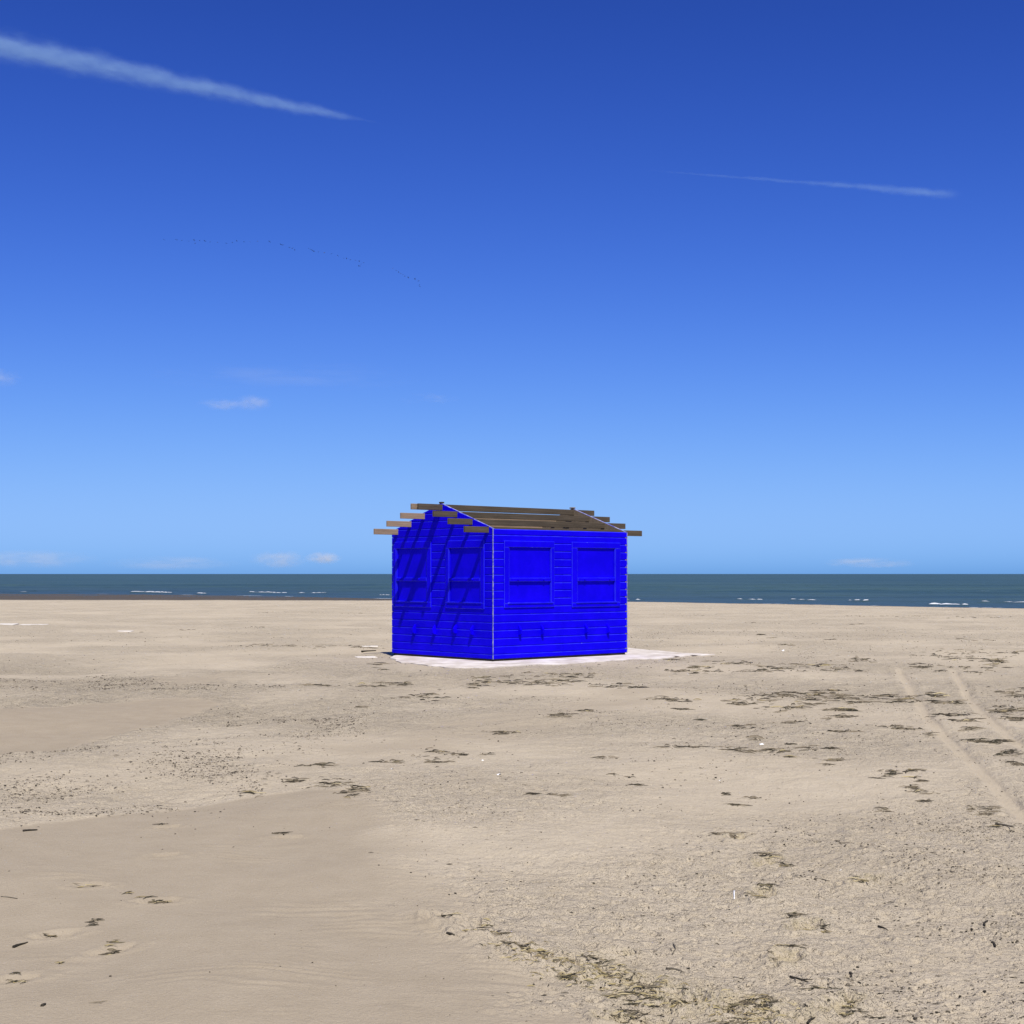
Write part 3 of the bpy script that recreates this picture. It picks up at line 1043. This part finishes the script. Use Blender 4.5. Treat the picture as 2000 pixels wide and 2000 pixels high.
def image_rod(name, a, b, r, mat, label, cat='twig', **kw):
    p, q = Vector(ground_xy(*a)), Vector(ground_xy(*b))
    d = q - p
    return rod(name, ((p.x + q.x) / 2, (p.y + q.y) / 2), math.atan2(d.y, d.x), d.length, r, mat, label=label, cat=cat, **kw)


image_rod('twig', (26, 1840), (53, 1831), 0.010, M['twig'], 'short black twig lying alone on the smooth sand near the left edge')
image_rod('twig', (2, 1757), (35, 1760), 0.005, M['grey_twig'], 'thin grey twig pointing in from the left edge')
image_rod('twig', (45, 1622), (72, 1619), 0.012, M['twig'], 'dark twig on the upper rim of the left smooth sand', bend=0.2)
image_rod('twig', (873, 1827), (888, 1830), 0.011, M['twig'], 'stubby dark twig left of the wrack line')
image_rod('twig', (1315, 1835), (1316, 1854), 0.005, M['grey_twig'], 'thin stick pointing away from the camera, above the wrack line')
image_rod('twig', (1301, 1878), (1332, 1882), 0.006, M['grey_twig'], 'thin stick lying crosswise just above the wrack line')
image_rod('twig', (1715, 1789), (1736, 1797), 0.007, M['twig'], 'straight dark twig right of the footprints in the lower right')
image_rod('twig', (1590, 1706), (1622, 1710), 0.006, M['grey_twig'], 'slightly curved grey twig between the footprints and the pocked sand', bend=0.25)
image_rod('twig', (1945, 1605), (1982, 1611), 0.010, M['grey_twig'], 'stout grey twig near the right edge below the tyre tracks', bend=0.2, fork=True)
image_rod('twig', (1543, 1895), (1580, 1905), 0.007, M['twig'], 'dark pointed twig below the round footprint', fork=True)
image_rod('twig', (1432, 1889), (1458, 1891), 0.010, M['twig'], 'thick ended dark twig left of the lowest footprints', taper=0.85)
image_rod('twig', (1578, 1990), (1592, 1978), 0.008, M['twig'], 'small slanting twig at the bottom edge in the lower right', fork=True)
image_rod('twig', (707, 1274), (732, 1272), 0.030, M['twig'], 'black driftwood stick left of the hut, beside the pale boards', bend=0.15)
image_rod('white_stick', (1434, 1731), (1434, 1746), 0.006, M['shell'], 'short bright white stick standing out on the sand left of the footprints', 'stick', bend=0.0, taper=0.2)
image_rod('wood_chip', (1661, 1883), (1664, 1892), 0.009, M['twig'], 'dark oval wood chip right of the round footprint', 'wood chip', taper=0.3)
image_rod('wood_chip', (1938, 1822), (1945, 1829), 0.010, M['twig'], 'largest black wood chip near the right edge', 'wood chip', taper=0.3)
image_rod('wood_chip', (1923, 1795), (1927, 1786), 0.008, M['twig'], 'dark wood chip just above the largest black one by the right edge', 'wood chip', taper=0.3)
image_rod('wood_chip', (1650, 1658), (1652, 1650), 0.008, M['twig'], 'dark wood chip above and right of the uppermost footprint', 'wood chip', taper=0.3)
image_rod('wood_chip', (82, 1965), (88, 1961), 0.009, M['twig'], 'small dark wood chip in the bottom left corner', 'wood chip', taper=0.3)


def shell_mesh(r):
    v, f = [], []
    R_, S = 5, 14
    for i in range(R_ + 1):
        t = i / R_
        for s in range(S + 1):
            a = math.pi * (0.04 + 0.92 * s / S)
            rr = r * t * (1 + 0.05 * math.cos(s * math.pi))
            v.append((rr * math.cos(a), rr * math.sin(a) - 0.3 * r, r * 0.42 * (1 - t * t) + (0.03 * r if s % 2 else 0)))
    n = S + 1
    for i in range(R_):
        for s in range(S):
            f.append((i * n + s, i * n + s + 1, (i + 1) * n + s + 1, (i + 1) * n + s))
    me = mesh_from('shell', v, f, [M['shell']], smooth=True)
    return me


for px, py, r, lab in ((1488, 1452, 0.045, 'white shell beside the dark streak of sand right of the hut'),
                       (1530, 1269, 0.085, 'largest white shell, out on the sand right of the white pad'),
                       (975, 1514, 0.040, 'small white shell below the middle of the hut'),
                       (943, 1483, 0.022, 'tiny white shell just above the small one below the hut'),
                       (766, 1504, 0.028, 'tiny white shell left of the middle, near the drift tip'),
                       (585, 1351, 0.042, 'white shell left of the hut on the rough sand'),
                       (1643, 1697, 0.014, 'tiny white shell right of the footprints'),
                       (1406, 1512, 0.026, 'pale shell under the grey streak of sand')):
    x, y = ground_xy(px, py)
    o = add('shell', shell_mesh(r * 0.75))
    o.location = (x, y, height_at(x, y) - 0.001)
    o.rotation_euler = (random.uniform(-0.2, 0.3), random.uniform(-0.2, 0.2), random.uniform(0, 6))
    tag(o, lab, 'shell')


def plank(px0, px1, py, width, lab, tilt=0.0):
    x0, y = ground_xy(px0, py); x1, _ = ground_xy(px1, py)
    me = box_mesh('board', -(x1 - x0) / 2, (x1 - x0) / 2, -width / 2, width / 2, -0.03, 0.012, M['bleached_wood'], 0.012, 2)
    o = add('driftwood_board', me)
    cx = (x0 + x1) / 2
    o.location = (cx, y, height_at(cx, y))
    o.rotation_euler = (0.03, 0, tilt)
    tag(o, lab, 'board')


plank(36, 88, 1217, 0.9, 'white bleached board on the far sand at the left, second from the edge', 0.05)
plank(-30, 30, 1216, 0.9, 'white bleached board on the far sand cut by the left edge', 0.08)
plank(707, 738, 1264, 0.18, 'narrow white board left of the hut, the farther of two', 0.1)
plank(695, 735, 1283, 0.30, 'wider pale board left of the hut, the nearer of two', 0.3)
plank(228, 258, 1231, 0.4, 'thin pale board alone on the sand far left of the hut', 0.0)

# ------------------------------------------------------------------ wrack, straw and chips that nobody could count
class Scraps:
    def __init__(self): self.v, self.f, self.n = [], [], 0

    def strand(self, x, y, z, heading, length, r, arch, segs=3):
        b = self.n
        bend = random.uniform(-0.5, 0.5)
        for i in range(segs + 1):
            t = i / segs
            h = heading + bend * (t - 0.5) * 2
            s = (t - 0.5) * length
            cx, cy = x + s * math.cos(h), y + s * math.sin(h)
            cz = z + r * 0.5 + arch * math.sin(math.pi * t) + random.uniform(0, r)
            rr = r * (0.35 if i in (0, segs) else random.uniform(0.8, 1.2))
            nx, ny = -math.sin(h), math.cos(h)
            self.v += [(cx + nx * rr, cy + ny * rr, cz - rr * 0.6), (cx - nx * rr, cy - ny * rr, cz - rr * 0.6), (cx, cy, cz + rr)]
        for i in range(segs):
            for k in range(3):
                self.f.append((b + i * 3 + k, b + i * 3 + (k + 1) % 3, b + i * 3 + 3 + (k + 1) % 3, b + i * 3 + 3 + k))
        self.f += [(b + 2, b + 1, b), (b + segs * 3, b + segs * 3 + 1, b + segs * 3 + 2)]
        self.n += 3 * (segs + 1)

    def chip(self, x, y, z, r, h, a):
        b = self.n
        k = 5
        for i in range(k):
            an = a + 2 * math.pi * i / k
            rr = r * random.uniform(0.6, 1.2)
            el = 1.0 if i % 2 else 1.3
            self.v.append((x + rr * el * math.cos(an), y + rr * math.sin(an), z - 0.003))
        for i in range(k):
            px, py, _ = self.v[b + i]
            q = random.uniform(0.45, 0.8)
            self.v.append((x + (px - x) * q, y + (py - y) * q, z + h * random.uniform(0.6, 1.1)))
        for i in range(k):
            j = (i + 1) % k
            self.f.append((b + i, b + j, b + k + j, b + k + i))
        self.f.append(tuple(b + k + i for i in range(k)))
        self.n += 2 * k

    def build(self, name, mat, label):
        o = add(name, mesh_from(name, self.v, self.f, [mat]))
        tag(o, label, kind='stuff')
        return o


wrack, straw, chips = Scraps(), Scraps(), Scraps()

# wrack patches: centre, half extents in the photograph, scraps, clumpiness
PATCH = [
    (1050, 1333, 130, 9, 190), (960, 1330, 50, 6, 60), (1130, 1322, 60, 5, 70), (1200, 1345, 60, 5, 40), (830, 1360, 60, 7, 60), (720, 1335, 60, 5, 50), (650, 1338, 40, 6, 25),
    (1140, 1393, 30, 5, 40), (1090, 1405, 30, 4, 25), (980, 1429, 35, 4, 35), (870, 1470, 60, 8, 60), (850, 1485, 30, 4, 30), (760, 1488, 30, 3, 20), (695, 1548, 25, 8, 60),
    (640, 1530, 40, 6, 40), (565, 1522, 20, 3, 30), (480, 1545, 20, 3, 15), (625, 1498, 20, 5, 30), (700, 1383, 8, 3, 12), (600, 1265, 60, 3, 40), (690, 1265, 40, 4, 40),
    (500, 1264, 40, 2, 30), (745, 1300, 20, 8, 25), (1010, 1312, 15, 3, 10),
    (1305, 1369, 50, 5, 60), (1350, 1311, 40, 6, 60), (1480, 1312, 70, 5, 70), (1560, 1302, 60, 5, 80), (1650, 1312, 40, 3, 40), (1450, 1300, 50, 4, 50), (1300, 1290, 20, 5, 25), (1380, 1305, 30, 4, 30),
    (1680, 1292, 25, 6, 50), (1880, 1285, 90, 9, 110), (1945, 1293, 18, 5, 90), (1900, 1306, 70, 5, 70), (1850, 1275, 60, 5, 40), (1980, 1280, 25, 5, 30), (1780, 1305, 40, 3, 40),
    (1560, 1370, 130, 10, 200), (1620, 1347, 30, 4, 70), (1540, 1353, 30, 4, 50), (1660, 1365, 60, 8, 80), (1730, 1353, 30, 4, 40), (1760, 1372, 25, 5, 50), (1640, 1388, 25, 4, 60),
    (1540, 1385, 40, 4, 50), (1440, 1376, 30, 3, 40), (1350, 1388, 18, 3, 20), (1375, 1404, 12, 2, 10), (1450, 1419, 30, 4, 30), (1550, 1410, 30, 3, 30), (1620, 1400, 40, 6, 40),
    (1830, 1352, 30, 5, 60), (1850, 1375, 40, 6, 70), (1860, 1400, 30, 5, 60), (1890, 1415, 25, 4, 50), (1965, 1388, 30, 7, 90), (1970, 1412, 22, 4, 50), (1910, 1430, 20, 3, 30), (1985, 1350, 20, 8, 50),
    (1760, 1428, 25, 4, 40), (1640, 1428, 35, 4, 30), (1820, 1437, 10, 3, 15), (1910, 1453, 25, 6, 60), (1960, 1452, 20, 4, 40), (1975, 1475, 22, 5, 40), (1990, 1503, 15, 3, 20),
    (1495, 1440, 25, 3, 20), (1543, 1447, 8, 2, 10), (1585, 1462, 22, 6, 50), (1625, 1460, 12, 4, 20), (1630, 1486, 15, 5, 40), (1545, 1480, 10, 2, 12), (1440, 1464, 70, 5, 40), (1340, 1460, 50, 5, 25), (1520, 1466, 30, 4, 30),
    (1750, 1515, 28, 5, 45), (1790, 1540, 22, 6, 30), (1800, 1527, 3, 3, 8), (1805, 1560, 8, 3, 10), (1730, 1573, 14, 3, 12), (1930, 1575, 28, 5, 45), (1945, 1607, 6, 8, 10),
    (1440, 1560, 20, 3, 20), (1475, 1545, 25, 4, 15), (1415, 1538, 6, 4, 10), (1240, 1525, 18, 3, 14), (1215, 1508, 25, 4, 10), (1085, 1553, 14, 3, 14), (1035, 1554, 8, 2, 8), (1200, 1470, 40, 15, 12),
    (1430, 1627, 26, 4, 40), (1500, 1668, 20, 4, 30), (1532, 1683, 8, 4, 16), (1490, 1725, 20, 5, 20), (1478, 1748, 20, 5, 20), (1550, 1775, 16, 4, 30), (1605, 1805, 8, 5, 24), (1570, 1803, 14, 4, 14),
    (1550, 1840, 18, 4, 34), (1508, 1856, 6, 5, 10), (1680, 1718, 22, 5, 36), (1610, 1915, 22, 6, 22), (1660, 1945, 20, 7, 22), (1650, 1970, 25, 4, 20), (1470, 1945, 34, 9, 130), (1335, 1940, 20, 7, 60),
    (1440, 1985, 28, 4, 50), (1500, 1960, 20, 4, 20), (1690, 1975, 30, 4, 14),
    (880, 1788, 14, 4, 14), (945, 1795, 14, 3, 12), (950, 1820, 30, 8, 34), (1000, 1850, 30, 5, 40), (1030, 1853, 20, 4, 30), (1052, 1858, 10, 6, 24), (1100, 1876, 22, 3, 24), (1160, 1875, 26, 9, 80), (1190, 1895, 35, 8, 80),
    (1110, 1900, 12, 5, 30), (1150, 1905, 12, 5, 14), (1240, 1912, 30, 8, 70), (1260, 1925, 30, 8, 40), (1210, 1935, 25, 8, 40), (1260, 1945, 30, 6, 30), (1235, 1972, 40, 5, 60), (1285, 1955, 20, 6, 30), (1250, 1992, 30, 6, 20),
    (300, 1758, 22, 5, 34), (215, 1846, 16, 9, 36), (182, 1732, 20, 4, 12), (250, 1746, 8, 3, 4), (180, 1797, 10, 8, 12), (105, 1815, 22, 3, 8), (15, 1908, 30, 8, 18), (30, 1892, 4, 4, 5), (120, 1872, 4, 4, 5),
    (325, 1605, 18, 2, 6), (560, 1627, 22, 3, 10), (195, 1960, 4, 4, 2),
    (1880, 1199, 110, 2.5, 60), (1720, 1195, 90, 2, 60), (1500, 1214, 40, 2, 20), (1310, 1192, 60, 2, 30), (1640, 1217, 60, 2, 14), (560, 1188, 40, 1.5, 20), (650, 1190, 60, 1.5, 20),
    (1480, 1238, 20, 3, 14), (1510, 1244, 10, 2, 8), (1620, 1249, 25, 3, 14), (1530, 1259, 30, 2, 16), (1590, 1215, 60, 2, 10), (1880, 1250, 60, 6, 24), (360, 1232, 30, 2, 10), (280, 1232, 10, 2, 5), (420, 1228, 50, 3, 12),
]
for cx, cy, ex, ey, n in PATCH:
    pts = []
    if cy < 1480: n = int(n * 0.68)
    ncl = max(1, n // 5)
    cl = [(random.gauss(0, 0.55) * ex, random.gauss(0, 0.55) * ey) for _ in range(ncl)]
    for i in range(n):
        ox, oy = random.choice(cl)
        px = cx + ox + random.gauss(0, 0.35) * min(ex, 50)
        py = cy + oy + random.gauss(0, 0.22) * ey
        pts.append(ground_xy(px, max(py, 1180)))
    hs = heights([p[0] for p in pts], [p[1] for p in pts])
    d = pts[0][1]
    k = min(max(d / 9.0, 0.75), 2.3)
    for (x, y), z in zip(pts, hs):
        r_ = random.random() * (1.0 if d < 9 else 0.88)
        hd = random.gauss(0.1, 0.55)
        if r_ < 0.72:
            wrack.strand(x, y, z - 0.2 * k * 0.004, hd, k * random.uniform(0.02, 0.11), k * random.uniform(0.0012, 0.0036), k * random.uniform(0.0, 0.006))
        elif r_ < 0.86:
            wrack.chip(x, y, z, k * random.uniform(0.003, 0.009), k * random.uniform(0.002, 0.006), random.uniform(0, 6))
        else:
            straw.strand(x, y, z, hd, k * random.uniform(0.03, 0.10), k * random.uniform(0.002, 0.004), k * random.uniform(0.0, 0.008))

# straw in the wrack line and the footprints
for i in range(420):
    j = random.randrange(2, len(WRACK_LINE) - 1)
    a, b = WRACK_LINE[j], WRACK_LINE[j + 1]
    t = random.random()
    x, y = a[0] + (b[0] - a[0]) * t + random.gauss(0, 0.07), a[1] + (b[1] - a[1]) * t + random.gauss(-0.05, 0.10)
    straw.strand(x, y, height_at(x, y), random.uniform(0, 3.1), random.uniform(0.015, 0.06), random.uniform(0.0012, 0.003), random.uniform(0, 0.008))

# dark chips peppered over the rough sand, some standing in for shaded dents, thicker in belts
def pepper(n, ylo, yhi, size, belt=None):
    xs, ys = [], []
    while len(xs) < n:
        m = 4000
        if belt is None:
            y = np.sqrt(RNG.uniform(ylo ** 2, yhi ** 2, m))
            x = y * RNG.uniform(-0.40, 0.40, m)
        else:
            px = RNG.uniform(belt[0], belt[1], m); py = RNG.uniform(belt[2], belt[3], m)
            y = FPX * EYE / (py - 1121); x = (px - 1000) / FPX * y
        _, _, rg = zones(x, y)
        dens = rg * smooth01(fbm(x / 1.1, y / 1.1, 3, 151) * 1.1 + 0.45)
        if belt is None: dens = dens * (0.45 + 0.55 * smooth01((x / y + 0.03) / 0.12))
        keep = RNG.random(m) < dens
        xs += list(x[keep]); ys += list(y[keep])
    xs, ys = np.array(xs[:n]), np.array(ys[:n])
    # keep clear of the hut
    lx = (xs + 0.365) * 0.7425 + (ys - 29.07) * 0.6699
    ly = -(xs + 0.365) * 0.6699 + (ys - 29.07) * 0.7425
    ok = ~((lx > -0.2) & (lx < SL + 0.2) & (ly > -0.2) & (ly < GW + 0.2))
    xs, ys = xs[ok], ys[ok]
    zs = heights(xs, ys)
    for x, y, z in zip(xs, ys, zs):
        s = size * random.choice((0.5, 0.6, 0.7, 0.8, 1.0, 1.4)) * random.uniform(0.7, 1.1)
        if random.random() < 0.8: chips.chip(x, y, z, s, s * random.uniform(0.4, 0.9), random.uniform(0, 6))
        else: chips.strand(x, y, z, random.uniform(0, 3.1), s * 5, s * 0.4, 0.3 * s, 2)


pepper(3200, 5.3, 12, 0.0058)
pepper(4500, 12, 22, 0.0075)
pepper(4500, 22, 48, 0.011)
pepper(1500, 0, 0, 0.0105, (-60, 330, 1318, 1348))
pepper(200, 0, 0, 0.014, (330, 560, 1334, 1346))
pepper(2000, 0, 0, 0.008, (-60, 520, 1450, 1590))
pepper(900, 0, 0, 0.009, (440, 720, 1390, 1440))
pepper(900, 0, 0, 0.0075, (300, 640, 1440, 1520))
pepper(900, 0, 0, 0.0062, (1500, 2040, 1600, 1760))
pepper(700, 0, 0, 0.0062, (1600, 2040, 1760, 2020))
wrack.build('seaweed_wrack', M['wrack'], 'dark scraps of dried seaweed and wood scattered over the sand')
straw.build('straw_litter', M['straw'], 'yellowish straw litter mixed into the wrack')
chips.build('sand_speckle', M['chips'], 'small dark chips and clods on the rough sand, some standing in for shaded dents')
